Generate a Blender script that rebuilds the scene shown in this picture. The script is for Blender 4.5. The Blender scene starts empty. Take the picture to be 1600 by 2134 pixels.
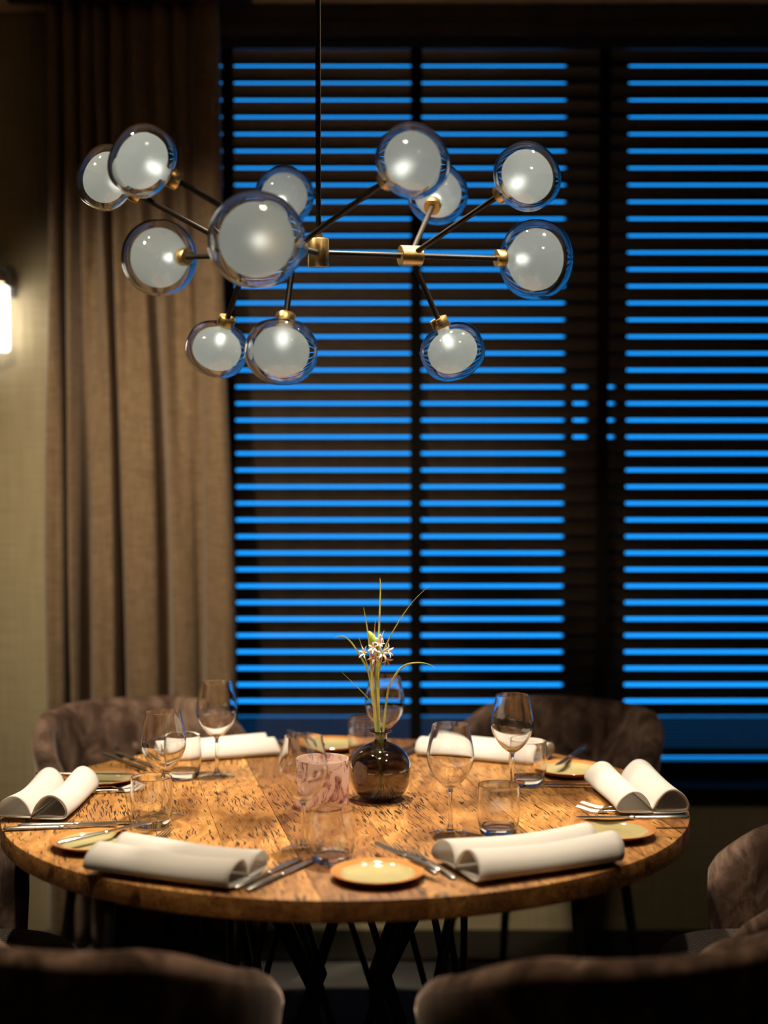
import bpy, bmesh, math, random
from mathutils import Vector, Matrix, Quaternion
random.seed(7)
PI = math.pi
R_ = math.radians
sc = bpy.context.scene
COL = sc.collection

# ------------------------------------------------------------------ camera, world, lights, exposure
cam = bpy.data.cameras.new('camera')
cam.sensor_fit = 'VERTICAL'; cam.sensor_height = 36.0; cam.sensor_width = 27.0
cam.lens = 3416 / 2134 * 36
cam.clip_start = 0.05
cam.dof.use_dof = True
cam.dof.focus_distance = 3.55
cam.dof.aperture_fstop = 1.32
camo = bpy.data.objects.new('camera', cam); COL.objects.link(camo)
camo.location = (0, 0, 1.60)
camo.rotation_euler = (R_(90 - 3.078), 0, 0)
sc.camera = camo

w = bpy.data.worlds.new('dusk_sky'); sc.world = w; w.use_nodes = True
bg = w.node_tree.nodes['Background']
bg.inputs[0].default_value = (0.010, 0.33, 1.0, 1)
bg.inputs[1].default_value = 1.75

def spot(name, loc, target, power, size_deg, blend, col=(1, .86, .66), rad=.035):
    l = bpy.data.lights.new(name, 'SPOT'); l.energy = power; l.color = col
    l.spot_size = R_(size_deg); l.spot_blend = blend; l.shadow_soft_size = rad
    o = bpy.data.objects.new(name, l); COL.objects.link(o); o.location = loc
    d = Vector(target) - Vector(loc); o.rotation_euler = d.to_track_quat('-Z', 'Y').to_euler()
    return o
spot('ceiling_spot', (-0.04, 3.72, 2.84), (-0.10, 3.64, .76), 290, 54, .75)
spot('ceiling_spot', (-0.85, 3.32, 2.84), (-0.28, 3.70, .76), 130, 58, .8)
spot('ceiling_spot', (0.66, 3.45, 2.84), (0.08, 3.50, .76), 115, 52, .9)
# unseen warm fill spots, added to brighten curtain corner, back right and front chairs
spot('fill_spot', (-1.25, 3.05, 2.84), (-.48, 4.95, 1.22), 420, 54, 1.0, (1, .82, .58), .09)
spot('fill_spot', (0.9, 2.2, 2.84), (.5, 4.9, .8), 40, 64, 1.0, (1, .78, .52), .12)
spot('fill_spot', (-0.1, 2.60, 2.84), (-.1, 2.55, .6), 90, 105, 1.0, (1, .78, .52), .10)
sc.view_settings.view_transform = 'Standard'; sc.view_settings.look = 'None'
sc.view_settings.gamma = 1; sc.view_settings.use_curve_mapping = False
sc.view_settings.exposure = 0.0
cy = sc.cycles
cy.max_bounces = 11; cy.transmission_bounces = 11; cy.glossy_bounces = 4; cy.transparent_max_bounces = 10
cy.diffuse_bounces = 3
cy.use_adaptive_sampling = True; cy.adaptive_threshold = 0.035; cy.adaptive_min_samples = 16
cy.sample_clamp_indirect = 4; cy.blur_glossy = 0.6
cy.caustics_refractive = True; cy.caustics_reflective = False
cy.use_denoising = True

# ------------------------------------------------------------------ material helpers
def S(r, g, b):
    f = lambda c: ((c / 255 + .055) / 1.055) ** 2.4 if c > 10 else c / 255 / 12.92
    return (f(r), f(g), f(b), 1)

class NT:
    def __init__(s, name):
        s.m = bpy.data.materials.new(name); s.m.use_nodes = True; s.t = s.m.node_tree
        s.b = s.t.nodes['Principled BSDF']; s.out = s.t.nodes['Material Output']
    def n(s, typ, **kw):
        nd = s.t.nodes.new(typ)
        for k, v in kw.items():
            if k.startswith('i_'):
                key = k[2:]
                key = int(key) if key.isdigit() else key.replace('_', ' ')
                nd.inputs[key].default_value = v
            else: setattr(nd, k, v)
        return nd
    def l(s, a, ao, b, bi): s.t.links.new(a.outputs[ao], b.inputs[bi])
    def coords(s, scale=(1, 1, 1), rot=(0, 0, 0), out='Object'):
        tc = s.n('ShaderNodeTexCoord'); mp = s.n('ShaderNodeMapping')
        mp.inputs['Scale'].default_value = scale; mp.inputs['Rotation'].default_value = rot
        s.l(tc, out, mp, 0); return mp
    def noise(s, co, scale, detail=3, rough=.5, dist=0):
        nz = s.n('ShaderNodeTexNoise'); nz.inputs['Scale'].default_value = scale
        nz.inputs['Detail'].default_value = detail; nz.inputs['Roughness'].default_value = rough
        nz.inputs['Distortion'].default_value = dist
        if co is not None: s.l(co, 0, nz, 'Vector')
        return nz
    def ramp(s, src, so, stops):
        r = s.n('ShaderNodeValToRGB'); e = r.color_ramp.elements
        while len(e) < len(stops): e.new(.5)
        for el, (p, c) in zip(e, stops): el.position = p; el.color = c
        s.l(src, so, r, 0); return r
    def bump(s, src, so, strength, dist=.002):
        b = s.n('ShaderNodeBump'); b.inputs['Strength'].default_value = strength; b.inputs['Distance'].default_value = dist
        s.l(src, so, b, 'Height'); s.l(b, 0, s.b, 'Normal'); return b

def simple(name, col, rough=.5, metal=0, spec=.5, nscale=0, namt=.15, bump=0, sheen=0):
    t = NT(name); b = t.b
    b.inputs['Roughness'].default_value = rough; b.inputs['Metallic'].default_value = metal
    b.inputs['Specular IOR Level'].default_value = spec
    b.inputs['Base Color'].default_value = col
    if sheen:
        b.inputs['Sheen Weight'].default_value = sheen; b.inputs['Sheen Roughness'].default_value = .35
        b.inputs['Sheen Tint'].default_value = (1, .82, .72, 1)
    if nscale:
        nz = t.noise(t.coords(), nscale, 4)
        d = tuple(c * (1 - namt) for c in col[:3]) + (1,); u = tuple(min(1, c * (1 + namt)) for c in col[:3]) + (1,)
        r = t.ramp(nz, 0, [(.3, d), (.7, u)]); t.l(r, 0, b, 'Base Color')
        if bump: t.bump(nz, 0, bump)
    return t.m

def glass(name, col=(1, 1, 1, 1), ior=1.45, rough=0.0, coat=0.0):
    t = NT(name); b = t.b
    b.inputs['Coat Weight'].default_value = coat; b.inputs['Coat Roughness'].default_value = .05
    b.inputs['Base Color'].default_value = col; b.inputs['Roughness'].default_value = rough
    b.inputs['IOR'].default_value = ior; b.inputs['Transmission Weight'].default_value = 1
    return t.m

def emit(name, col, s):
    t = NT(name); t.b.inputs['Base Color'].default_value = (.8, .8, .8, 1)
    t.b.inputs['Emission Color'].default_value = col; t.b.inputs['Emission Strength'].default_value = s
    return t.m

M = {}
M['clear'] = glass('clear_glass', (1, 1, 1, 1), 1.46, 0, .5)
M['shell'] = glass('clear_globe_glass', (.98, .985, .98, 1), 1.42, 0, .4)
def mk_thin():
    t = NT('thin_clear_glass')
    lw = t.n('ShaderNodeLayerWeight', i_0=.5)
    pw = t.n('ShaderNodeMath', operation='POWER', i_1=4.2); t.l(lw, 'Facing', pw, 0)
    ma = t.n('ShaderNodeMath', operation='MULTIPLY_ADD', i_1=.90, i_2=.045); t.l(pw, 0, ma, 0)
    tr = t.n('ShaderNodeBsdfTransparent'); tr.inputs[0].default_value = (.985, .99, .985, 1)
    gl = t.n('ShaderNodeBsdfGlossy'); gl.inputs['Roughness'].default_value = .045
    m = t.n('ShaderNodeMixShader'); t.l(ma, 0, m, 0); t.l(tr, 0, m, 1); t.l(gl, 0, m, 2); t.l(m, 0, t.out, 0)
    return t.m
M['thin'] = mk_thin()
M['bowlglass'] = glass('wine_glass_bowl', (1, 1, 1, 1), 1.46, 0, .6)
M['smoke'] = glass('smoked_vase_glass', (.34, .30, .26, 1), 1.5, .0, 1.0)
M['black'] = simple('black_painted_metal', (.010, .009, .008, 1), .34, .0, .5)
M['blackrod'] = simple('black_satin_rod', (.020, .016, .012, 1), .42, .0, .5)
M['steel'] = simple('polished_steel', (.70, .68, .64, 1), .26, 1)
M['brass'] = simple('brushed_brass', (.86, .60, .25, 1), .36, 1, .5, 160, .10)
M['bulb'] = emit('bulb_glow', (1, .95, .87, 1), 92)

def mk_diffuser():
    t = NT('frosted_diffuser')
    tr = t.n('ShaderNodeBsdfTranslucent'); tr.inputs[0].default_value = (.80, .86, .84, 1)
    df = t.n('ShaderNodeBsdfDiffuse'); df.inputs[0].default_value = (.62, .66, .65, 1)
    rf = t.n('ShaderNodeBsdfRefraction'); rf.inputs['Color'].default_value = (.9, .95, .93, 1)
    rf.inputs['Roughness'].default_value = .66; rf.inputs['IOR'].default_value = 1.38
    m1 = t.n('ShaderNodeMixShader', i_0=.45); t.l(tr, 0, m1, 1); t.l(df, 0, m1, 2)
    m2 = t.n('ShaderNodeMixShader', i_0=.30); t.l(m1, 0, m2, 1); t.l(rf, 0, m2, 2)
    t.l(m2, 0, t.out, 0); return t.m
M['diffuser'] = mk_diffuser()

def mk_wood():
    t = NT('reclaimed_oak'); b = t.b
    tc = t.n('ShaderNodeTexCoord'); oi = t.n('ShaderNodeObjectInfo')
    ml = t.n('ShaderNodeMath', operation='MULTIPLY', i_1=37.0); t.l(oi, 'Random', ml, 0)
    cb = t.n('ShaderNodeCombineXYZ'); t.l(ml, 0, cb, 'X'); t.l(ml, 0, cb, 'Y')
    ad = t.n('ShaderNodeVectorMath', operation='ADD'); t.l(tc, 'Object', ad, 0); t.l(cb, 0, ad, 1)
    mp = t.n('ShaderNodeMapping'); mp.inputs['Rotation'].default_value = (0, 0, R_(-11)); mp.inputs['Scale'].default_value = (1, .16, 1)
    t.l(ad, 0, mp, 0)
    # warp gently so the grain wanders
    wz = t.noise(ad, 5.5, 2); sub = t.n('ShaderNodeVectorMath', operation='SUBTRACT'); t.l(wz, 1, sub, 0); sub.inputs[1].default_value = (.5, .5, .5)
    scl = t.n('ShaderNodeVectorMath', operation='SCALE'); scl.inputs['Scale'].default_value = .075; t.l(sub, 0, scl, 0)
    wp = t.n('ShaderNodeVectorMath', operation='ADD'); t.l(mp, 0, wp, 0); t.l(scl, 0, wp, 1)
    grain = t.noise(wp, 60, 5, .62)
    tone = t.noise(wp, 9, 3, .55)
    c1 = t.ramp(grain, 0, [(.25, (.22, .095, .022, 1)), (.5, (.45, .225, .068, 1)), (.75, (.66, .39, .145, 1))])
    c2 = t.ramp(tone, 0, [(.32, (.45, .36, .28, 1)), (.5, (.85, .80, .74, 1)), (.68, (1.12, 1.1, 1.0, 1))])
    mx = t.n('ShaderNodeMix', data_type='RGBA', blend_type='MULTIPLY'); mx.inputs[0].default_value = .9
    t.l(c1, 0, mx, 6); t.l(c2, 0, mx, 7)
    # per plank tone
    rr = t.ramp(oi, 'Random', [(0, (.62, .53, .46, 1)), (.5, (.98, .94, .88, 1)), (1, (1.15, 1.1, 1, 1))])
    mx2 = t.n('ShaderNodeMix', data_type='RGBA', blend_type='MULTIPLY'); mx2.inputs[0].default_value = 1
    t.l(mx, 2, mx2, 6); t.l(rr, 0, mx2, 7)
    # short dark checks along the grain
    wx = t.noise(ad, 16, 2); wxs = t.n('ShaderNodeMath', operation='MULTIPLY_ADD', i_1=.020, i_2=-.010); t.l(wx, 0, wxs, 0)
    wxc = t.n('ShaderNodeCombineXYZ'); t.l(wxs, 0, wxc, 'X')
    mpr = t.n('ShaderNodeMapping'); mpr.inputs['Rotation'].default_value = (0, 0, R_(-13)); t.l(ad, 0, mpr, 0)
    wad = t.n('ShaderNodeVectorMath', operation='ADD'); t.l(mpr, 0, wad, 0); t.l(wxc, 0, wad, 1)
    mpc = t.n('ShaderNodeMapping'); mpc.inputs['Scale'].default_value = (1, .065, 1); t.l(wad, 0, mpc, 0)
    ck = t.noise(mpc, 270, 1.4, .5, 0)
    dens = t.noise(ad, 6, 2)
    dm = t.n('ShaderNodeMath', operation='MULTIPLY_ADD', i_1=.24, i_2=-.12); t.l(dens, 0, dm, 0)
    sm = t.n('ShaderNodeMath', operation='ADD'); t.l(ck, 0, sm, 0); t.l(dm, 0, sm, 1)
    crk = t.ramp(sm, 0, [(.585, (0, 0, 0, 1)), (.645, (1, 1, 1, 1))])
    # large knots and splits
    kn = t.noise(wp, 17, 4, .65, .4); kr = t.ramp(kn, 0, [(.69, (0, 0, 0, 1)), (.75, (1, 1, 1, 1))])
    mxk = t.n('ShaderNodeMath', operation='MAXIMUM'); t.l(crk, 0, mxk, 0); t.l(kr, 0, mxk, 1)
    fin = t.n('ShaderNodeMix', data_type='RGBA'); t.l(mxk, 0, fin, 0); t.l(mx2, 2, fin, 6); fin.inputs[7].default_value = (.030, .016, .008, 1)
    t.l(fin, 2, b, 'Base Color')
    b.inputs['Roughness'].default_value = .46
    inv = t.n('ShaderNodeMath', operation='SUBTRACT', i_0=1.0); t.l(mxk, 0, inv, 1)
    t.bump(inv, 0, .5, .0015)
    return t.m
M['wood'] = mk_wood()

def mk_velvet():
    t = NT('brown_velvet'); b = t.b
    nz = t.noise(t.coords((1, 1, .55)), 13, 4, .62, .8)
    r = t.ramp(nz, 0, [(.36, (.050, .030, .022, 1)), (.5, (.125, .078, .059, 1)), (.66, (.30, .20, .155, 1))]); t.l(r, 0, b, 'Base Color')
    b.inputs['Roughness'].default_value = .85; b.inputs['Specular IOR Level'].default_value = .15
    b.inputs['Sheen Weight'].default_value = .55; b.inputs['Sheen Roughness'].default_value = .35
    b.inputs['Sheen Tint'].default_value = (1, .80, .70, 1)
    t.bump(nz, 0, .25, .004); return t.m
M['velvet'] = mk_velvet()

def mk_knit():
    t = NT('dark_rib_knit'); b = t.b
    mp = t.coords((1, 1, 1), (0, 0, R_(28)))
    wv = t.n('ShaderNodeTexWave'); wv.inputs['Scale'].default_value = 26; wv.inputs['Distortion'].default_value = .6; t.l(mp, 0, wv, 0)
    w2 = t.n('ShaderNodeTexWave', bands_direction='Y'); w2.inputs['Scale'].default_value = 34; t.l(mp, 0, w2, 0)
    mu = t.n('ShaderNodeMath', operation='MULTIPLY'); t.l(wv, 1, mu, 0); t.l(w2, 1, mu, 1)
    r = t.ramp(mu, 0, [(0, (.022, .017, .013, 1)), (1, (.13, .10, .078, 1))]); t.l(r, 0, b, 'Base Color')
    b.inputs['Roughness'].default_value = .9; t.bump(mu, 0, .7, .003); return t.m
M['knit'] = mk_knit()

def mk_curtain():
    t = NT('taupe_curtain_linen'); b = t.b
    a = t.noise(t.coords((1, 1, .06)), 260, 2); c = t.noise(t.coords((.08, .08, 1)), 260, 2)
    mu = t.n('ShaderNodeMath', operation='ADD'); t.l(a, 0, mu, 0); t.l(c, 0, mu, 1)
    hf = t.n('ShaderNodeMath', operation='MULTIPLY', i_1=.5); t.l(mu, 0, hf, 0)
    r = t.ramp(hf, 0, [(.35, (.125, .080, .043, 1)), (.65, (.245, .165, .095, 1))]); t.l(r, 0, b, 'Base Color')
    b.inputs['Roughness'].default_value = .75; b.inputs['Specular IOR Level'].default_value = .25
    b.inputs['Sheen Weight'].default_value = .25; t.bump(hf, 0, .25, .001)
    return t.m
M['curtain'] = mk_curtain()

def mk_wall():
    t = NT('beige_linen_wallpaper'); b = t.b
    a = t.noise(t.coords((1, 1, .03)), 150, 2); c = t.noise(t.coords((.03, .03, 1)), 150, 2)
    mu = t.n('ShaderNodeMath', operation='ADD'); t.l(a, 0, mu, 0); t.l(c, 0, mu, 1)
    hf = t.n('ShaderNodeMath', operation='MULTIPLY', i_1=.5); t.l(mu, 0, hf, 0)
    r = t.ramp(hf, 0, [(.35, (.29, .235, .135, 1)), (.65, (.42, .355, .215, 1))]); t.l(r, 0, b, 'Base Color')
    b.inputs['Roughness'].default_value = .8; t.bump(hf, 0, .3, .001); return t.m
M['wall'] = mk_wall()
M['wall_dark'] = simple('brown_painted_wall', (.10, .078, .055, 1), .8, 0, .3, 6, .12)
M['ceiling'] = simple('cream_ceiling_paint', (.58, .49, .33, 1), .9, 0, .2, 4, .05)
M['floor'] = simple('grey_carpet', (.075, .070, .062, 1), .95, 0, .1, 240, .4, .4)
M['frame'] = simple('dark_window_frame', (.014, .012, .010, 1), .4, 0, .5)
M['slat'] = simple('dark_walnut_slat', (.034, .026, .019, 1), .38, 0, .5, 20, .25)
M['tape'] = simple('black_ladder_tape', (.006, .005, .004, 1), .95, 0, .1)
M['valance'] = simple('dark_walnut_valance', (.05, .038, .026, 1), .5, 0, .4, 14, .25)
M['napkin'] = simple('white_cotton_napkin', (.80, .765, .72, 1), .85, 0, .2, 420, .03, .12)
def mk_napkin():
    t = NT('white_cotton_napkin'); b = t.b
    a = t.noise(t.coords((1, .1, 1)), 900, 1); r = t.ramp(a, 0, [(.3, (.78, .75, .71, 1)), (.7, (.83, .80, .76, 1))]); t.l(r, 0, b, 'Base Color')
    b.inputs['Roughness'].default_value = .85; b.inputs['Specular IOR Level'].default_value = .2
    tr = t.n('ShaderNodeBsdfTranslucent'); t.l(r, 0, tr, 0)
    m = t.n('ShaderNodeMixShader', i_0=.38); t.l(b, 0, m, 1); t.l(tr, 0, m, 2); t.l(m, 0, t.out, 0)
    return t.m
M['napkin'] = mk_napkin()
M['terracotta'] = simple('terracotta_glaze', (.50, .21, .065, 1), .13, 0, .55, 30, .15)
M['cream'] = simple('cream_yellow_glaze', (.43, .37, .185, 1), .10, 0, .55, 14, .08)
M['leaf'] = simple('fresh_green_blade', (.66, .72, .24, 1), .5, 0, .4, 30, .30)
M['petal'] = simple('white_pink_petal', (.90, .80, .74, 1), .6, 0, .3, 90, .12)
M['bud'] = simple('green_bud', (.40, .52, .08, 1), .5, 0, .4, 60, .35)
M['pink'] = simple('pink_petal_tip', (.75, .36, .36, 1), .6)
M['shade'] = emit('lit_opal_glass', (1, .93, .84, 1), 7.5)
M['windowglass'] = glass('window_pane', (.96, .98, .98, 1), 1.45)

def mk_candle():
    t = NT('mottled_pink_glass')
    nz = t.noise(t.coords((1, 1, .8)), 30, 4, .68, 1.6)
    r = t.ramp(nz, 0, [(.50, (.90, .73, .64, 1)), (.56, (.66, .42, .38, 1)), (.66, (.26, .10, .10, 1))])
    df = t.b; t.l(r, 0, df, 'Base Color'); df.inputs['Roughness'].default_value = .28
    tr = t.n('ShaderNodeBsdfTranslucent'); t.l(r, 0, tr, 0)
    m = t.n('ShaderNodeMixShader', i_0=.45); t.l(df, 0, m, 1); t.l(tr, 0, m, 2); t.l(m, 0, t.out, 0)
    return t.m
M['candle'] = mk_candle()

# ------------------------------------------------------------------ geometry helpers
class G:
    """collects verts and faces, builds ONE mesh object"""
    def __init__(s): s.v = []; s.f = []
    def add(s, v, f):
        o = len(s.v); s.v += [tuple(p) for p in v]; s.f += [tuple(i + o for i in q) for q in f]; return s
    def box(s, lo, hi):
        x0, y0, z0 = lo; x1, y1, z1 = hi
        v = [(x0, y0, z0), (x1, y0, z0), (x1, y1, z0), (x0, y1, z0), (x0, y0, z1), (x1, y0, z1), (x1, y1, z1), (x0, y1, z1)]
        return s.add(v, [(0, 3, 2, 1), (4, 5, 6, 7), (0, 1, 5, 4), (1, 2, 6, 5), (2, 3, 7, 6), (3, 0, 4, 7)])
    def lathe(s, prof, seg=40, mat=None, closed=False):
        """profile of (r, z); r == 0 ends become poles"""
        v = []; rows = []
        for r, z in prof:
            if r < 1e-7: rows.append([len(v)]); v.append((0, 0, z))
            else:
                rows.append(list(range(len(v), len(v) + seg)))
                v += [(r * math.cos(2 * PI * k / seg), r * math.sin(2 * PI * k / seg), z) for k in range(seg)]
        f = []
        pairs = list(zip(rows, rows[1:]))
        if closed: pairs.append((rows[-1], rows[0]))
        for a, b in pairs:
            for k in range(seg):
                k2 = (k + 1) % seg
                if len(a) == 1 and len(b) == 1: continue
                if len(a) == 1: f.append((a[0], b[k2], b[k]))
                elif len(b) == 1: f.append((a[k], a[k2], b[0]))
                else: f.append((a[k], a[k2], b[k2], b[k]))
        if mat is not None: v = [mat @ Vector(p) for p in v]
        return s.add(v, f)
    def tube(s, pts, rad, seg=12, flat=1.0, up=None):
        pts = [Vector(p) for p in pts]; n = len(pts)
        if not hasattr(rad, '__len__'): rad = [rad] * n
        v = []; f = []; ref = Vector(up) if up else None
        for i, p in enumerate(pts):
            t = (pts[min(i + 1, n - 1)] - pts[max(i - 1, 0)]).normalized()
            if ref is None: ref = Vector((0, 0, 1)) if abs(t.z) < .9 else Vector((1, 0, 0))
            a = t.cross(ref)
            if a.length < 1e-5: a = t.cross(Vector((0, 1, 0)))
            a.normalize(); b = a.cross(t).normalized(); ref = b
            for k in range(seg):
                c = 2 * PI * k / seg
                v.append(p + a * (math.cos(c) * rad[i]) + b * (math.sin(c) * rad[i] * flat))
        for i in range(n - 1):
            for k in range(seg):
                k2 = (k + 1) % seg
                f.append((i * seg + k, i * seg + k2, (i + 1) * seg + k2, (i + 1) * seg + k))
        f.append(tuple(reversed(range(seg)))); f.append(tuple(range((n - 1) * seg, n * seg)))
        return s.add(v, f)
    def build(s, name, mat, parent=None, smooth=True, angle=40, loc=None):
        me = bpy.data.meshes.new(name); me.from_pydata(s.v, [], s.f); me.validate(); 
        bm = bmesh.new(); bm.from_mesh(me); bmesh.ops.recalc_face_normals(bm, faces=bm.faces); bm.to_mesh(me); bm.free()
        me.materials.append(M[mat] if isinstance(mat, str) else mat)
        if smooth:
            me.polygons.foreach_set('use_smooth', [True] * len(me.polygons))
            me.set_sharp_from_angle(angle=R_(angle))
        o = bpy.data.objects.new(name, me); COL.objects.link(o)
        if parent is not None: o.parent = parent
        if loc is not None: o.location = loc
        return o

def thing(name, label, cat, loc=(0, 0, 0), rz=0, group=None):
    o = bpy.data.objects.new(name, None); COL.objects.link(o); o.empty_display_size = .05
    o.location = loc; o.rotation_euler = (0, 0, rz); o['label'] = label; o['category'] = cat
    if group: o['group'] = group
    return o
def tag(o, label, cat, group=None):
    o['label'] = label; o['category'] = cat
    if group: o['group'] = group
    return o
def struct(o, label=None):
    o['kind'] = 'structure'
    if label: o['label'] = label
    return o
def dup(root, loc, rz, label, group=None):
    r = root.copy(); COL.objects.link(r); r.location = loc; r.rotation_euler = (0, 0, rz); r['label'] = label
    if group: r['group'] = group
    for ch in list(root.children):
        c = ch.copy(); COL.objects.link(c); c.parent = r
        for g in list(ch.children):
            d = g.copy(); COL.objects.link(d); d.parent = c
    return r
def catmull(p, n=6, closed=False):
    p = [Vector(q) for q in p]; out = []
    m = len(p)
    for i in range(m - 1 if not closed else m):
        a = p[(i - 1) % m] if closed else p[max(i - 1, 0)]
        b = p[i]; c = p[(i + 1) % m]; d = p[(i + 2) % m] if closed else p[min(i + 2, m - 1)]
        for k in range(n):
            t = k / n
            out.append(.5 * ((2 * b) + (c - a) * t + (2 * a - 5 * b + 4 * c - d) * t * t + (3 * b - a - 3 * c + d) * t ** 3))
    if not closed: out.append(p[-1])
    return out
def frame_to(d):
    return Vector((0, 0, 1)).rotation_difference(Vector(d).normalized()).to_matrix().to_4x4()

# ------------------------------------------------------------------ room shell
XL, XR, YB, YW, ZC = -2.3, 2.5, -3.0, 5.10, 2.86
WX0, WX1, WZ0 = -.62, 2.2, .475          # window opening
struct(G().box((XL, YB, -.1), (XR, YW + .3, 0)).build('floor', 'floor', smooth=False))
struct(G().box((XL - .1, YB - .1, ZC), (XR + .1, YW + .3, ZC + .1)).build('ceiling', 'ceiling', smooth=False))
struct(G().box((XL - .1, YB, 0), (XL, YW + .25, ZC)).build('wall_left', 'wall_dark', smooth=False))
struct(G().box((XR, YB, 0), (XR + .1, YW + .25, ZC)).build('wall_right', 'wall_dark', smooth=False))
struct(G().box((XL, YB - .1, 0), (XR, YB, ZC)).build('wall_front', 'wall_dark', smooth=False))
g = G().box((XL, YW, 0), (WX0, YW + .25, ZC)); g.box((WX1, YW, 0), (XR, YW + .25, ZC)); g.box((WX0, YW, 0), (WX1, YW + .25, WZ0 - .05))
struct(g.build('wall_back', 'wall', smooth=False))
struct(G().box((WX0, YW - .035, WZ0 - .05), (WX1, YW + .25, .463)).build('trim_1', 'tape', smooth=False), 'black window sill under the blind')
# window: frame, mullion with two slots, panes
win = bpy.data.objects.new('window_1', None); COL.objects.link(win); struct(win, 'dark framed window behind the blind')
g = G(); YF0, YF1 = YW + .13, YW + .18
g.box((WX0, YF0, .463), (WX1, YF1, .517)); g.box((WX0, YF0, ZC - .10), (WX1, YF1, ZC)); g.box((WX0, YF0, .517), (WX0 + .06, YF1, ZC)); g.box((WX1 - .06, YF0, .517), (WX1, YF1, ZC))
g.build('window_frame', 'frame', win, smooth=False)
g = G(); mx0, mx1 = .575, .772
g.box((mx0, YF0, .517), (mx1, YF1, 1.54)); g.box((mx0, YF0, 1.735), (mx1, YF1, ZC))
for a, b in ((mx0, .602), (.648, .697), (.735, mx1)): g.box((a, YF0, 1.54), (b, YF1, 1.735))
g.build('mullion', 'frame', win, smooth=False)
for a, b in ((WX0 + .06, mx0), (mx1, WX1 - .06)):
    G().box((a, YF0 + .02, .517), (b, YF0 + .026, ZC - .10)).build('pane', 'windowglass', win, smooth=False)
# floor convector grille below the window
conv = G().box((-.48, 4.80, 0), (2.2, YW, .004)).build('trim_2', 'tape', smooth=False); struct(conv, 'black floor grille along the window wall')
for k in range(11):
    G().box((-.47, 4.812 + k * .026, .004), (2.19, 4.822 + k * .026, .010)).build('grille_bar', 'frame', conv, smooth=False)

# ------------------------------------------------------------------ venetian blind
YS = 5.045
bl = thing('venetian_blind', 'dark brown wooden venetian blind with black ladder tapes across the window', 'blind', (.8, YS, WZ0))
BX0, BX1 = -.512, 2.15
def bl_part(g, name, mat, **k):
    g.v = [(x - .8, y - YS, z - WZ0) for x, y, z in g.v]; return g.build(name, mat, bl, **k)
g = G().box((BX0, YS - .055, 2.765), (BX1, YS - .042, ZC - .004)); 
bl_part(g, 'valance', 'valance', smooth=False)
bl_part(G().box((BX0, YS - .062, 2.795), (BX1, YS - .055, 2.803)), 'valance_moulding', 'valance', smooth=False)
bl_part(G().box((BX0, YS - .03, 2.733), (BX1, YS + .03, ZC - .005)), 'head_rail', 'frame', smooth=False)
PITCH, SW, TH = .05115, .0462, R_(66)
ZTOP = 2.684
me = None
def slat_mesh():
    g = G(); n = 5; v = []; f = []
    for i in range(n):
        s = i / (n - 1) - .5
        y = s * SW; c = .0022 * (1 - 4 * s * s)
        # room edge (negative y) up, outer edge down
        for th in (-.0012, .0012):
            yy = y * math.cos(TH) + (c + th) * math.sin(TH); zz = -y * math.sin(TH) + (c + th) * math.cos(TH)
            v.append((BX0 + .01 - .8, yy, zz)); v.append((BX1 - .01 - .8, yy, zz))
    for i in range(n - 1):
        a = 4 * i
        f += [(a, a + 1, a + 5, a + 4), (a + 2, a + 6, a + 7, a + 3), (a, a + 4, a + 6, a + 2), (a + 1, a + 3, a + 7, a + 5)]
    f += [(0, 2, 3, 1), (4 * n - 4, 4 * n - 3, 4 * n - 1, 4 * n - 2)]
    return g.add(v, f)
base = slat_mesh().build('slat', 'slat', bl)
zrows = [ZTOP + PITCH * k - SW * math.sin(TH) / 2 - .003 for k in (1, 0)] + [ZTOP - PITCH * k - SW * math.sin(TH) / 2 - .003 for k in range(1, 40)]
zrows = [z for z in zrows if z > .685]
for i, z in enumerate(zrows):
    o = base if i == 0 else base.copy()
    if i: COL.objects.link(o)
    o.location = (0, 0, z - WZ0)
zb = zrows[-1]
for k in range(10):                      # stacked slats resting on the bottom rail
    g = G().box((BX0 + .01, YS - .024, .598 + k * .0098), (BX1 - .01, YS + .024, .6030 + k * .0098)); bl_part(g, 'stacked_slat', 'slat', smooth=False)
bl_part(G().box((BX0 + .01, YS - .026, .574), (BX1 - .01, YS + .026, .596)), 'bottom_rail', 'slat', smooth=False)
for x in (-.474, .098, .668, 1.24, 1.81):
    bl_part(G().box((x - .0165, YS - .0292, .566), (x + .0165, YS - .0282, 2.80)), 'ladder_tape', 'tape', smooth=False)
    bl_part(G().box((x - .0165, YS + .0282, .566), (x + .0165, YS + .0292, 2.80)), 'ladder_tape', 'tape', smooth=False)

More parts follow.
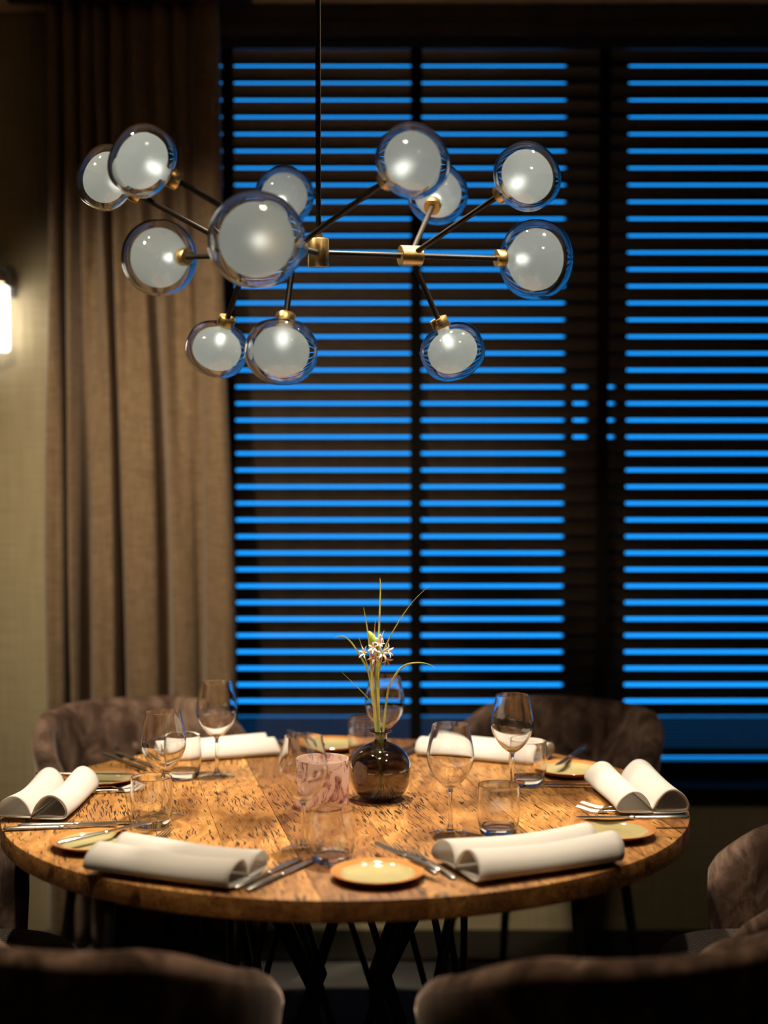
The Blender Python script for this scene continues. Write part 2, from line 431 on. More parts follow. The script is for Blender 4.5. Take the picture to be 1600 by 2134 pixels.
# ------------------------------------------------------------------ curtain
def curtain():
    ctrl_b = [(84, .06), (92, .0), (104, -.03), (118, -.025), (131, -.01), (136, .05), (140, .095), (146, .095), (149, .05), (153, -.025), (162, -.03), (172, -.005), (176, .05), (179, .09), (184, .09), (187, .05), (191, -.02), (206, -.045), (226, -.04), (241, -.03), (245, .04), (248, .09), (253, .09), (256, .04), (261, -.01), (284, -.03), (312, -.04), (336, -.03), (343, .02), (350, .05), (356, .03), (363, -.005), (385, -.012), (404, .0), (416, .035), (424, .02), (432, -.025), (452, -.04), (476, -.045), (488, -.02), (486, .015)]
    ctrl_t = [(108, .06), (112, .0), (118, -.02), (126, -.01), (131, .02), (134, .06), (137, .08), (141, .08), (143, .04), (147, -.025), (155, -.01), (161, .05), (165, .085), (168, .08), (171, .03), (177, -.02), (184, -.01), (190, .04), (194, .085), (198, .085), (202, .04), (208, -.02), (218, .0), (226, .07), (231, .09), (236, .06), (244, -.02), (256, .02), (264, .07), (272, .04), (284, -.02), (300, .0), (310, .04), (318, .03), (328, -.02), (342, .0), (352, .06), (360, .04), (370, -.03), (384, -.01), (396, .05), (404, .03), (416, -.03), (446, -.045), (466, -.02), (464, .015)]
    n_ = len(ctrl_b)
    def resample(c, m):
        out = []
        for i in range(m):
            t = i / (m - 1) * (len(c) - 1); k = min(int(t), len(c) - 2); q = t - k
            out.append((c[k][0] * (1 - q) + c[k + 1][0] * q, c[k][1] * (1 - q) + c[k + 1][1] * q))
        return out
    ctrl_t = resample(ctrl_t, n_)
    cb = catmull([(a, b, 0) for a, b in ctrl_b], 7); ct = catmull([(a, b, 0) for a, b in ctrl_t], 7)
    n = len(cb); rows = 44; v = []; f = []
    for j in range(rows + 1):
        t = j / rows; z = .012 + t * (ZC - .016)
        k = max(0, min(1, (t - .30) / .72)); k = k * k * (3 - 2 * k)
        for i in range(n):
            p = cb[i].lerp(ct[i], k)
            wv = .006 * math.sin(3.1 * t + i * .05) + .004 * math.sin(9 * t + i * .11)
            sq = 1 - .25 * max(0, t - .93) / .07
            v.append(((p.x - 800) * .001449 + wv, 4.922 + p.y * 1.0 * sq + .003 * math.sin(5 * t + i * .3), z))
    for j in range(rows):
        for i in range(n - 1):
            a = j * n + i; f.append((a, a + 1, a + n + 1, a + n))
    g = G().add(v, f); root = thing('curtain', 'long taupe brown pleated curtain hanging left of the window', 'curtain', (-.75, 4.922, 0))
    g.v = [(x + .75, y - 4.922, z) for x, y, z in g.v]
    o = g.build('curtain_cloth', 'curtain', root, angle=80)
    s = o.modifiers.new('thick', 'SOLIDIFY'); s.thickness = .0035
    G().box((-.36, -.02, ZC - .016), (.36, .02, ZC - .002)).build('curtain_track', 'frame', root, smooth=False)
curtain()

# ------------------------------------------------------------------ wall lamp
def wall_lamp():
    r = thing('wall_lamp', 'wall lamp with black and brass bracket and lit white glass tube', 'lamp', (-1.190, YW, 1.96))
    G().box((-.05, -.018, .03), (.05, 0, .125)).build('wall_plate', 'black', r, smooth=False)
    g = G(); g.box((-.055, -.115, .105), (.055, -.018, .116)); g.box((.048, -.115, .055), (.056, -.02, .116)); g.box((-.056, -.115, .055), (-.048, -.02, .116))
    g.build('bracket', 'black', r, smooth=False)
    G().lathe([(0, .105), (.032, .105), (.032, .070), (.026, .064), (0, .064)], 28, Matrix.Translation((0, -.07, 0))).build('brass_cap', 'brass', r)
    G().lathe([(0, .062), (.030, .062), (.036, .054), (.036, -.118), (.030, -.126), (0, -.126)], 32, Matrix.Translation((0, -.07, 0))).build('glass_shade', 'shade', r)
    g = G().lathe([(.046, .06), (.046, -.132), (.040, -.140), (0, -.140), (0, -.137), (.039, -.137), (.043, -.130), (.043, .06)], 32, Matrix.Translation((0, -.07, 0)), closed=False)
    g.build('outer_glass', 'clear', r)
wall_lamp()

# ------------------------------------------------------------------ dining table
TX, TY, TZ, TR = -.083, 3.603, .76, .75
table = thing('dining_table', 'round table of reclaimed oak planks on a black rod base', 'table', (TX, TY, 0))
def planks():
    th = R_(11); u = Vector((math.cos(th), math.sin(th), 0)); vv = Vector((-math.sin(th), math.cos(th), 0))
    ws = [.115, .155, .175, .135, .19, .16, .14, .17, .14, .12]; x = -TR
    for i, wd in enumerate(ws):
        a, b = x + .0002, min(x + wd, TR) - .0002; x += wd
        n = 14 if 0 < i < len(ws) - 1 else 26
        us = [a + (b - a) * k / n for k in range(n + 1)]
        if i == 0: us = [a + (b - a) * (k / n) ** 2 for k in range(n + 1)]
        if i == len(ws) - 1: us = [b - (b - a) * ((n - k) / n) ** 2 for k in range(n + 1)]
        hv = [math.sqrt(max(1e-6, TR * TR - q * q)) for q in us]
        loop = [(q, -h) for q, h in zip(us, hv)] + [(q, h) for q, h in reversed(list(zip(us, hv)))]
        # bevelled upper rim
        c0 = sum(p[0] for p in loop) / len(loop); c1 = 0
        m = len(loop); v = []
        dz = random.uniform(-.0004, .0004)
        for z, ins in ((TZ - .042, .002), (TZ - .039, 0), (TZ - .003 + dz, 0), (TZ - .0008 + dz, .0010), (TZ + dz, .0028)):
            for (p, q) in loop:
                rr = math.hypot(p, q); sc_ = (rr - ins) / rr if rr > TR - .001 else 1
                pp, qq = p * sc_, q * sc_
                if pp < a + ins * .12: pp = a + ins * .12
                if pp > b - ins * .12: pp = b - ins * .12
                w_ = u * pp + vv * qq; v.append((w_.x, w_.y, z))
        f = []
        for r in range(4):
            for k in range(m):
                k2 = (k + 1) % m; f.append((r * m + k, r * m + k2, (r + 1) * m + k2, (r + 1) * m + k))
        h2 = m // 2
        for r in (0, 4):
            for k in range(h2 - 1):
                f.append((r * m + k, r * m + k + 1, r * m + m - 2 - k, r * m + m - 1 - k))
        G().add(v, f).build('plank', 'wood', table, angle=30)
planks()
def table_base():
    G().lathe([(0, .716), (.30, .716), (.30, .704), (0, .704)], 48).build('top_plate', 'black', table)
    G().lathe([(.285, .0), (.315, .0), (.315, .016), (.285, .016)], 48, closed=True).build('floor_ring', 'black', table)
    n = 11
    for k in range(n):
        a = 2 * PI * k / n + .2
        for s in (1, -1):
            b = a + s * R_(46)
            p0 = Vector((.275 * math.cos(a), .275 * math.sin(a), .706)); p1 = Vector((.295 * math.cos(b), .295 * math.sin(b), .012))
            G().tube([p0, p1], .0075, 8).build('base_rod', 'black', table)
    for k in range(4):
        a = PI / 4 + k * PI / 2
        G().tube([(.29 * math.cos(a), .29 * math.sin(a), .706), (.09 * math.cos(a), .09 * math.sin(a), .35), (.27 * math.cos(a), .27 * math.sin(a), .008)], [.022, .018, .022], 10).build('base_strut', 'black', table)
table_base()

# ------------------------------------------------------------------ chairs
def make_chair(label):
    r = thing('dining_chair', label, 'chair', group='brown velvet chairs around the round table')
    # wrap-around back shell: plan = superellipse, open to +Y
    def plan(t, off):
        a, b, n = .272 + off, .262 + off, 2.55
        c, s = math.cos(t), math.sin(t)
        return (a * math.copysign(abs(s) ** (2 / n), s), -b * math.copysign(abs(c) ** (2 / n), c))
    def ztop(t):
        x = abs(t) / R_(122)
        k = max(0, (x - .36) / .64)
        return .80 - .05 * x * x - .17 * k ** 1.5
    steps = 60; tmax = R_(118); V = []; F = []; m = 0
    for i in range(steps + 1):
        s = -1 + 2 * i / steps; t = s * tmax
        endk = min(1, (1 - abs(s)) / .07); endk = math.sqrt(max(0, 1 - (1 - endk) ** 2))
        th = .030 * (.12 + .88 * endk); zt = ztop(t) - .05 * (1 - endk); zb_ = .40 + .03 * (1 - endk)
        prof = []
        nseg = 7
        for k in range(6): prof.append((th * (.62 + .38 * k / 5) , zb_ + (zt - th - zb_) * k / 5))
        for k in range(1, nseg): 
            a = PI * k / nseg; prof.append((th * math.cos(a), zt - th + th * math.sin(a)))
        for k in range(6): prof.append((-th * (1 - .38 * k / 5), zt - th - (zt - th - zb_) * k / 5))
        m = len(prof)
        for o, z in prof:
            lean = -.085 * max(0, math.cos(t)) * (z - .42) / .38     # back leans outward with height
            flare = .055 * (z - .42) / .38
            x, y = plan(t, o - .012 + flare * .55)
            V.append((x, y + lean * .6, z))
    for i in range(steps):
        for k in range(m):
            k2 = (k + 1) % m; F.append((i * m + k, i * m + k2, (i + 1) * m + k2, (i + 1) * m + k))
    F.append(tuple(range(m))); F.append(tuple(reversed(range(steps * m, steps * m + m))))
    back = G().add(V, F).build('backrest', 'velvet', r, angle=70)
    for x in (-.029, .029):
        G().lathe([(0, 0), (.007, 0), (.010, .003), (.007, .007), (0, .008)], 14, Matrix.Translation((x, -.257, .668)) @ frame_to((0, 1, .12))).build('button', 'velvet', back)
    # seat cushion: rounded superellipse
    g = G(); seg = 44; prof = [(0, .475), (.6, .476), (.86, .470), (.96, .458), (1.0, .435), (1.0, .41), (.96, .392), (.88, .385), (0, .385)]
    v = []; rows = []
    for q, z in prof:
        if q == 0: rows.append([len(v)]); v.append((0, .01, z)); continue
        rows.append(list(range(len(v), len(v) + seg)))
        for k in range(seg):
            a = 2 * PI * k / seg; c, s = math.cos(a), math.sin(a)
            v.append((q * .255 * math.copysign(abs(c) ** .68, c), .01 + q * .262 * math.copysign(abs(s) ** .68, s), z + .004 * math.cos(2 * a) * (q > .9)))
    f = []
    for a, b in zip(rows, rows[1:]):
        for k in range(seg):
            k2 = (k + 1) % seg
            if len(a) == 1: f.append((a[0], b[k], b[k2]))
            elif len(b) == 1: f.append((a[k], b[0], a[k2]))
            else: f.append((a[k], b[k], b[k2], a[k2]))
    g.add(v, f).build('seat', 'knit', r, angle=60)
    G().box((-.19, -.19, .366), (.19, .19, .388)).build('seat_frame', 'black', r, smooth=False)
    for sx in (-1, 1):
        for sy in (-1, 1):
            G().tube([(sx * .17, sy * .17, .38), (sx * .215, sy * .225, .0)], [.017, .010], 12).build('leg', 'black', r)
    return r
chairs = [  # back-centre x, y ; facing x, y ; label
    (.480, 2.475, -.37, .93, 'brown velvet tub chair nearest the camera on the right, seen from behind'),
    (-.605, 2.515, .38, .92, 'brown velvet tub chair nearest the camera on the left, seen from behind'),
    (.575, 4.735, -.47, -.88, 'brown velvet tub chair behind the table in front of the blind'),
    (-.765, 4.735, .43, -.90, 'brown velvet tub chair behind the table in front of the curtain'),
    (1.145, 3.36, -1, .12, 'dark velvet tub chair at the right end of the table, cut by the frame'),
    (-1.215, 3.36, 1, .12, 'tub chair at the left end of the table, mostly out of frame')]
c0 = None
for bx, by, fx, fy, lab in chairs:
    n = math.hypot(fx, fy); fx /= n; fy /= n
    loc = (bx + fx * .30, by + fy * .30, 0); rz = math.atan2(fy, fx) - PI / 2
    if c0 is None:
        c0 = make_chair(lab); c0.location = loc; c0.rotation_euler = (0, 0, rz)
    else: dup(c0, loc, rz, lab)

# ------------------------------------------------------------------ chandelier
def chandelier():
    D = Vector((0, 0, .76)); H = Vector((-.143, 3.600, 1.9721))
    root = thing('chandelier', 'black and brass branching chandelier with twelve frosted globes in clear glass', 'chandelier', H)
    J = [Vector(p) + D - H for p in ((.059, 3.67, 1.213), (-.305, 3.74, 1.222), (-.183, 3.39, 1.201))]
    P = {k: Vector(p) + D - H for k, p in {1: (-.609, 3.631, 1.380), 2: (-.478, 3.272, 1.359), 3: (-.244, 4.044, 1.396), 4: (-.239, 3.09, 1.184), 5: (.055, 3.169, 1.343), 6: (.129, 3.973, 1.391), 7: (.299, 3.457, 1.356), 8: (.347, 3.77, 1.215), 9: (-.536, 3.939, 1.236), 10: (-.388, 3.82, 1.013), 11: (-.206, 3.3, .985), 12: (.155, 3.717, 1.003)}.items()}
    G().tube([(0, 0, .03), (0, 0, ZC - H.z - .03)], .0058, 14).build('stem', 'blackrod', root)
    G().lathe([(0, 0), (.055, 0), (.06, .006), (.06, .03), (0, .03)], 36, Matrix.Translation((0, 0, ZC - H.z - .031))).build('ceiling_rose', 'black', root)
    G().lathe([(0, -.031), (.0215, -.031), (.0230, -.029), (.0230, .029), (.0215, .031), (.010, .031), (.010, .040), (0, .040)], 32).build('centre_block', 'brass', root)
    for j in J:
        G().tube([j.normalized() * .012, j], .0063, 14).build('connecting_rod', 'blackrod', root)
        G().lathe([(0, -.025), (.0215, -.025), (.0230, -.0235), (.0230, .0235), (.0215, .025), (0, .025)], 32, Matrix.Translation(j) @ frame_to(j)).build('joint', 'brass', root)
    own = {8: 0, 7: 0, 6: 0, 12: 0, 9: 1, 1: 1, 3: 1, 10: 1, 4: 2, 2: 2, 5: 2, 11: 2}
    GA = {4: .182, 8: .182, 9: .182}
    def sprof(a, b, n, cnt, zlo=None):
        """closed-pole profile of a superellipse of revolution, z axis along the arm"""
        out = []
        for k in range(cnt + 1):
            t = -PI / 2 + PI * k / cnt
            c, s = math.cos(t), math.sin(t)
            r = a * abs(c) ** (2 / n); z = b * math.copysign(abs(s) ** (2 / n), s)
            out.append((max(r, 0) if 0 < k < cnt else 0, z))
        return out
    protos = {}
    def globe_meshes(gd):
        if gd in protos: return protos[gd]
        a = gd / 2; b = a * .86
        hole = .0155
        # clear shell with real wall thickness, open at the collar end
        outer = [q for q in sprof(a, b, 2.35, 30) if q[0] > hole or q[1] > 0]
        inner = [q for q in sprof(a - .0036, b - .0036, 2.3, 30) if q[0] > hole or q[1] > 0]
        zc = -b - .001
        shell = [(hole + .003, zc)] + outer + list(reversed(inner))[0:] + [(hole, zc)]
        # outer from collar to tip, then inner back to collar
        g1 = G().lathe(shell, 48, closed=True)
        ia, ib = a * .775, b * .775
        diff = [q for q in sprof(ia, ib, 2.15, 26) if q[0] > .0135 or q[1] > 0]
        d = [(.0125, -b - .002), (.0125, -ib - .006)] + diff
        g2 = G().lathe(d, 44)
        g3 = G().lathe([(0, -ib * .50 - .008), (.006, -ib * .50 - .006), (.008, -ib * .5 + .004), (.006, -ib * .5 + .013), (0, -ib * .5 + .016)], 16)
        g4 = G().lathe([(0, -b - .020), (.0190, -b - .020), (.0200, -b - .0185), (.0200, -b + .0015), (.0190, -b + .003), (0.0125, -b + .003), (.0125, -b - .006), (0, -b - .006)], 32)
        protos[gd] = (g1, g2, g3, g4, b)
        return protos[gd]
    made = {}
    for k in sorted(P):
        j = J[own[k]]; d = P[k] - j if k not in (4, 8, 9) else P[k] - j
        gd = GA.get(k, .1455)
        g1, g2, g3, g4, b = globe_meshes(gd)
        dn = d.normalized()
        G().tube([j + dn * .010, P[k] - dn * (b + .016)], .0063, 14).build('arm', 'blackrod', root)
        q = Vector((0, 0, 1)).rotation_difference(dn)
        if gd not in made:
            a = g1.build('globe', 'shell', root, angle=75); bb = g2.build('diffuser', 'diffuser', a, angle=75); c = g3.build('bulb', 'bulb', a); e = g4.build('collar', 'brass', a)
            made[gd] = (a, bb, c, e)
        else:
            src = made[gd]; a = src[0].copy(); COL.objects.link(a); a.parent = root
            for s_ in src[1:]:
                x = s_.copy(); COL.objects.link(x); x.parent = a
        a.location = P[k]; a.rotation_mode = 'QUATERNION'; a.rotation_quaternion = q
chandelier()

# ------------------------------------------------------------------ glassware
def wine_glass(label):
    r = thing('wine_glass', label, 'wine glass', group='empty wine glasses on the table')
    # bowl shell (outer, then inner)
    out = [(.0045, .094), (.010, .097), (.022, .106), (.035, .122), (.0445, .140), (.0485, .156), (.0480, .172), (.0445, .192), (.0400, .212), (.0375, .226)]
    inn = [(.0365, .2262), (.0389, .212), (.0434, .192), (.0469, .172), (.0474, .156), (.0434, .141), (.034, .1235), (.021, .1085), (.010, .1005), (0, .099)]
    oc = [(p.x, p.y) for p in catmull([(a, b, 0) for a, b in out], 4)]; ic = [(max(0, p.x), p.y) for p in catmull([(a, b, 0) for a, b in inn], 4)]; ic[-1] = (0, inn[-1][1])
    stem = [(0, 0.0078), (.006, .0072), (.014, .0040), (.030, .0018), (.0415, 0.0), (.0430, .0001), (.0440, .0010), (.0434, .0018), (.030, .0038), (.014, .0064), (.0065, .0125), (.0045, .022), (.0040, .05), (.0040, .08)]
    G().lathe([(.0041, .0875), (.0043, .0905)] + oc + ic[:-1] + [(.0005, .099)], 48).build('bowl', 'bowlglass', r, angle=60)
    ft = [(.0070, .0070), (.014, .0040), (.030, .0018), (.0415, 0.0), (.0430, .0001), (.0440, .0010), (.0434, .0018), (.030, .0038), (.014, .0064), (.0082, .0100)]
    G().lathe(ft, 48).build('foot', 'thin', r, angle=60)
    G().lathe([(0, .0070), (.0080, .0072), (.0080, .0100), (.0062, .0130), (.0045, .022), (.0040, .05), (.0040, .08), (.0043, .0905), (.0075, .0962), (.0070, .0980), (0, .0985)], 20).build('stem', 'clear', r, angle=60)
    return r
wines = [(-.471, 3.470, 'wine glass at the left, behind the tumbler near the left napkin'),
         (-.398, 3.866, 'wine glass standing in front of the curtain, by the back left napkin'),
         (.002, 3.962, 'wine glass partly hidden behind the dark vase'),
         (-.159, 3.200, 'wine glass in front of the pink candle holder'),
         (.136, 3.322, 'wine glass right of the vase with a tumbler to its right'),
         (.291, 3.684, 'tall wine glass in front of the back right chair')]
w0 = None
for x, y, lab in wines:
    if w0 is None: w0 = wine_glass(lab); w0.location = (x, y, TZ + .0006)
    else: dup(w0, (x, y, TZ + .0006), random.random() * 6, lab)
def tumbler(label):
    r = thing('tumbler', label, 'glass', group='short water tumblers on the table')
    wall = [(.0404, .0180), (.0425, .030), (.0445, .055), (.0442, .078), (.0425, .102), (.0418, .1032), (.0410, .102), (.0425, .078), (.0427, .055), (.0406, .033), (.0368, .0182)]
    G().lathe([(max(0, p.x), p.y) for p in catmull([(a, b, 0) for a, b in wall], 3)], 44).build('wall', 'bowlglass', r, angle=60)
    base = [(0, .0006), (.026, .0006), (.030, .0), (.0355, .002), (.0385, .008), (.0404, .0178), (.0366, .0180), (.028, .0155), (0, .0145)]
    G().lathe(base, 44).build('thick_base', 'clear', r, angle=50); return r
tums = [(-.100, 3.104, 'short tumbler at the front, beside the front bread plate'),
        (.234, 3.314, 'short tumbler behind the front right napkin'),
        (.335, 3.778, 'short tumbler beside the bread plate at the back right'),
        (-.485, 3.386, 'short tumbler at the left, by the knives of the left setting'),
        (-.477, 3.851, 'short tumbler in front of the back left napkin'),
        (-.047, 4.072, 'short tumbler at the back, left of the wine glass behind the vase')]
t0 = None
for x, y, lab in tums:
    if t0 is None: t0 = tumbler(lab); t0.location = (x, y, TZ + .0006)
    else: dup(t0, (x, y, TZ + .0006), random.random() * 6, lab)

# ------------------------------------------------------------------ bread plates
def plate(label):
    r = thing('bread_plate', label, 'plate', group='cream bread plates with terracotta rims')
    G().lathe([(0, .004), (.046, .004), (.058, .0058), (.066, .0105), (.0690, .0132), (.0700, .0126), (.062, .003), (.045, .0012), (0, .0012)], 56).build('well', 'cream', r, angle=50)
    G().lathe([(.0688, .0130), (.075, .0150), (.0835, .0168), (.0862, .0172), (.0870, .0164), (.0855, .0148), (.075, .0098), (.061, .0026), (.054, 0), (.046, 0), (.046, .0010), (.062, .0028)], 56, closed=True).build('rim', 'terracotta', r, angle=50)
    return r
plates = [(-.012, 2.986, 'bread plate at the front edge with a knife across its right side'),
          (-.576, 3.217, 'bread plate at the front left with a knife lying across it'),
          (-.660, 3.800, 'bread plate beyond the left napkin, in front of the back left chair'),
          (-.137, 4.205, 'bread plate at the far edge, behind the candle holder'),
          (.447, 3.899, 'bread plate beside the back right tumbler'),
          (.468, 3.302, 'bread plate at the right, behind the front right napkin')]
p0 = None
for x, y, lab in plates:
    if p0 is None: p0 = plate(lab); p0.location = (x, y, TZ + .0006)
    else: dup(p0, (x, y, TZ + .0006), random.random() * 6, lab)

# ------------------------------------------------------------------ napkins
def napkin(a, b, label, width=.155, height=.047, seed=0, skew=1.0, lift=0):
    a = Vector((a[0], a[1], 0)); b = Vector((b[0], b[1], 0)); d = b - a; L = d.length
    rz = math.atan2(d.y, d.x); mid = (a + b) / 2
    r = thing('napkin', label, 'napkin', (mid.x, mid.y, TZ + .0012 + lift), rz, 'folded white cloth napkins')
    rnd = random.Random(seed)
    w_ = width / 2; h = height
    prof = [(.0, .0016), (-.4 * w_, .0014), (-.80 * w_, .0016), (-.97 * w_, .10 * h), (-1.0 * w_, .34 * h), (-.86 * w_, .72 * h), (-.60 * w_, .97 * h), (-.36 * w_, .92 * h), (-.14 * w_, .58 * h), (-.015 * w_, .22 * h),
            (.045 * w_, .20 * h), (.17 * w_, .56 * h * skew), (.38 * w_, .86 * h * skew), (.62 * w_, .90 * h * skew), (.86 * w_, .66 * h * skew), (1.0 * w_, .32 * h), (.97 * w_, .11 * h), (.80 * w_, .0036), (.4 * w_, .0034), (.03 * w_, .0036)]
    c = catmull([(0, p, q) for p, q in prof], 5)
    n = len(c); rows = 22; v = []; f = []
    for i in range(rows + 1):
        t = i / rows; x = (t - .5) * L
        sag = 1 - .10 * math.sin(PI * t) + .03 * math.sin(5 * t + seed)
        wob = .003 * math.sin(4.2 * t + seed)
        for k, p in enumerate(c):
            e = .004 * math.sin(k * .21 + seed) * (abs(t - .5) * 2) ** 6
            v.append((x + e, p.y * (1 + .04 * math.sin(3 * t + seed)) + wob, .0006 + max(0, p.z) * sag))
    for i in range(rows):
        for k in range(n - 1):
            q = i * n + k; f.append((q, q + 1, q + n + 1, q + n))
    g = G().add(v, f); o = g.build('folded_cloth', 'napkin', r, angle=85)
    s = o.modifiers.new('thick', 'SOLIDIFY'); s.thickness = .0022; s.offset = 0
    # second layer of cloth lying inside the fold
    g = G(); v = []; f = []
    c2 = [p for p in c[int(n * .02):int(n * .47)]]
    m = len(c2)
    for i in range(rows + 1):
        t = i / rows; x = (t - .5) * (L - .006); sag = 1 - .10 * math.sin(PI * t) + .03 * math.sin(5 * t + seed)
        wob = .003 * math.sin(4.2 * t + seed)
        for p in c2: v.append((x, (-.52 * w_ + (p.y + .52 * w_) * .90) + wob, .0034 + max(0, p.z) * sag * .87))
    for i in range(rows):
        for k in range(m - 1):
            q = i * m + k; f.append((q, q + 1, q + m + 1, q + m))
    o = g.add(v, f).build('inner_layer', 'napkin', r, angle=85)
    s = o.modifiers.new('thick', 'SOLIDIFY'); s.thickness = .0018; s.offset = 0
    return r
napkin((-.525, 3.085), (-.245, 2.965), 'folded white napkin at the front left edge of the table', .16, .046, 1, lift=.0065)
napkin((.135, 3.010), (.420, 3.150), 'folded white napkin at the front right edge of the table', .175, .050, 2, lift=.0065)
napkin((-.742, 3.415), (-.722, 3.700), 'folded white napkin at the far left edge with open folds facing us', .150, .052, 3, lift=.0065)
napkin((.572, 3.455), (.550, 3.760), 'folded white napkin at the far right edge with open folds facing us', .160, .054, 4, lift=.0085)
napkin((-.565, 4.065), (-.290, 4.175), 'folded white napkin lying before the back left chair', .14, .042, 5)
napkin((.110, 4.170), (.400, 4.040), 'folded white napkin lying before the back right chair', .14, .044, 6)

# ------------------------------------------------------------------ cutlery
def knife_proto():
    r = thing('table_knife', '', 'knife', group='steel table knives')
    L = .235
    pts = [(-L / 2, 0, .0042), (-L / 2 + .006, 0, .0044), (-L / 2 + .05, 0, .0046), (-.012, 0, .0042), (-.004, 0, .004)]
    G().tube(pts, [.0035, .0068, .0072, .0058, .0052], 12, .58, (0, 0, 1)).build('handle', 'steel', r)
    G().lathe([(0, -.005), (.0058, -.005), (.0070, -.002), (.0070, .003), (.0055, .006), (0, .006)], 16, Matrix.Translation((0, 0, .0042)) @ Matrix.Scale(.6, 4, (0, 0, 1)) @ frame_to((1, 0, 0))).build('bolster', 'steel', r)
    prof = [(.004, .0052, -.0052), (.02, .0062, -.0058), (.06, .0078, -.0072), (.09, .0078, -.0072), (.106, .0058, -.0072), (.1135, .0010, -.0066), (L / 2, -.0040, -.0058)]
    v = []; f = []
    for x, a, b in prof:
        v += [(x, a, .0036), (x, a, .0052), (x, b, .0052), (x, b, .0036)]
    for i in range(len(prof) - 1):
        for k in range(4):
            k2 = (k + 1) % 4; f.append((4 * i + k, 4 * i + k2, 4 * i + 4 + k2, 4 * i + 4 + k))
    f += [(3, 2, 1, 0), tuple(4 * len(prof) - 4 + k for k in range(4))]
    G().add(v, f).build('blade', 'steel', r, angle=30)
    return r
def fork_proto():
    r = thing('table_fork', '', 'fork', group='steel table forks')
    L = .205
    pts = [(-L / 2, 0, .0032), (-L / 2 + .006, 0, .0035), (-L / 2 + .05, 0, .0050), (-.005, 0, .0085), (.030, 0, .0068), (.040, 0, .0050)]
    G().tube(pts, [.0030, .0068, .0055, .0032, .0034, .0050], 12, .42, (0, 0, 1)).build('handle', 'steel', r)
    hd = G()
    def zf(x): return .0048 - .0030 * math.sin(PI * min(1, max(0, (x - .035) / .045))) + max(0, x - .075) * .22
    xs = [.036, .042, .049, .056]; ws = [.0045, .0088, .0112, .0118]
    v = []; f = []
    for x, a in zip(xs, ws):
        z = zf(x); v += [(x, a, z), (x, a, z + .0016), (x, -a, z + .0016), (x, -a, z)]
    for i in range(3):
        for k in range(4):
            k2 = (k + 1) % 4; f.append((4 * i + k, 4 * i + k2, 4 * i + 4 + k2, 4 * i + 4 + k))
    f += [(3, 2, 1, 0), (12, 13, 14, 15)]
    hd.add(v, f)
    hd.build('head', 'steel', r, angle=30)
    for k in range(4):
        y = -.0099 + .0066 * k
        pts = [(x, y * (1 - .05 * i), zf(x) + .0008) for i, x in enumerate((.054, .066, .078, .090, .1025))]
        G().tube(pts, [.0019, .0018, .0016, .0013, .0006], 6, .7, (0, 0, 1)).build('tine', 'steel', r)
    return r
KN, FK = knife_proto(), fork_proto()
first = {}
def cut(proto, tail, tip, label, z=0.0, tilt=0.0, L=None):
    """tip position is kept, the handle end lies towards tail"""
    t = Vector((tail[0], tail[1], 0)); p = Vector((tip[0], tip[1], 0)); d = (p - t).normalized()
    L = .235 if proto is KN else .205
    c = p - d * L / 2; rz = math.atan2(d.y, d.x)
    if proto.name not in first: first[proto.name] = 1; o = proto; o['label'] = label
    else: o = dup(proto, (0, 0, 0), 0, label)
    o.location = (c.x, c.y, TZ + .0008 + z); o.rotation_euler = (0, -tilt, rz)
    return o
PZ = .0150
cut(KN, (-.277, 2.897), (-.160, 3.120), 'table knife right of the front left napkin, the inner of the two', 0)
cut(KN, (-.254, 2.885), (-.133, 3.108), 'table knife right of the front left napkin, the outer of the two', 0)
cut(FK, (-.553, 3.033), (-.438, 3.325), 'fork poking out behind the front left napkin', 0)
cut(KN, (-.626, 3.174), (-.478, 3.335), 'butter knife lying across the front left bread plate', PZ + .0025)
cut(KN, (.115, 2.946), (-.020, 3.168), 'butter knife lying on the front bread plate', PZ + .0025)
cut(FK, (.166, 2.897), (.050, 3.170), 'fork left of the front right napkin, the one nearer the napkin', 0)
cut(FK, (.139, 2.921), (.016, 3.205), 'fork left of the front right napkin, the one nearer the plate', .0)
cut(KN, (.446, 3.083), (.318, 3.290), 'table knife half under the front right napkin, the outer one', 0)
cut(KN, (.423, 3.068), (.292, 3.280), 'table knife half under the front right napkin, the inner one', 0)
cut(KN, (.640, 3.375), (.400, 3.372), 'butter knife lying on the bread plate at the right', PZ + .0025)
cut(FK, (.650, 3.440), (.418, 3.520), 'fork beside the right napkin, nearer the right bread plate', 0)
cut(FK, (.660, 3.480), (.432, 3.556), 'fork beside the right napkin, farther from the right bread plate', 0)
cut(KN, (.608, 3.776), (.374, 3.788), 'table knife by the back right tumbler, the farther of the two', 0)
cut(KN, (.605, 3.744), (.371, 3.757), 'table knife by the back right tumbler, the nearer of the two', 0)
cut(KN, (.505, 4.105), (.415, 3.89), 'butter knife lying on the back right bread plate', PZ + .0025)
cut(KN, (.135, 4.275), (.048, 4.100), 'table knife left of the back right napkin, the nearer to the napkin', 0)
cut(KN, (.105, 4.285), (.018, 4.110), 'table knife left of the back right napkin, the nearer to the vase', 0)
cut(KN, (-.640, 4.075), (-.545, 3.945), 'table knife left of the back left napkin, the nearer to the napkin', 0)
cut(KN, (-.668, 4.060), (-.573, 3.930), 'table knife left of the back left napkin, the farther left one', 0)
cut(KN, (-.245, 4.315), (-.150, 4.130), 'butter knife lying on the far bread plate', PZ + .0025)
cut(FK, (-.285, 4.305), (-.222, 4.110), 'fork at the back, left of the far bread plate', 0)
cut(KN, (-.781, 3.345), (-.555, 3.385), 'table knife at the left edge, the nearer of the two below the left napkin', 0)
cut(KN, (-.752, 3.375), (-.528, 3.404), 'table knife at the left edge, the one against the left napkin', 0)
cut(KN, (-.790, 3.800), (-.580, 3.790), 'butter knife lying on the bread plate at the left', PZ + .0025)
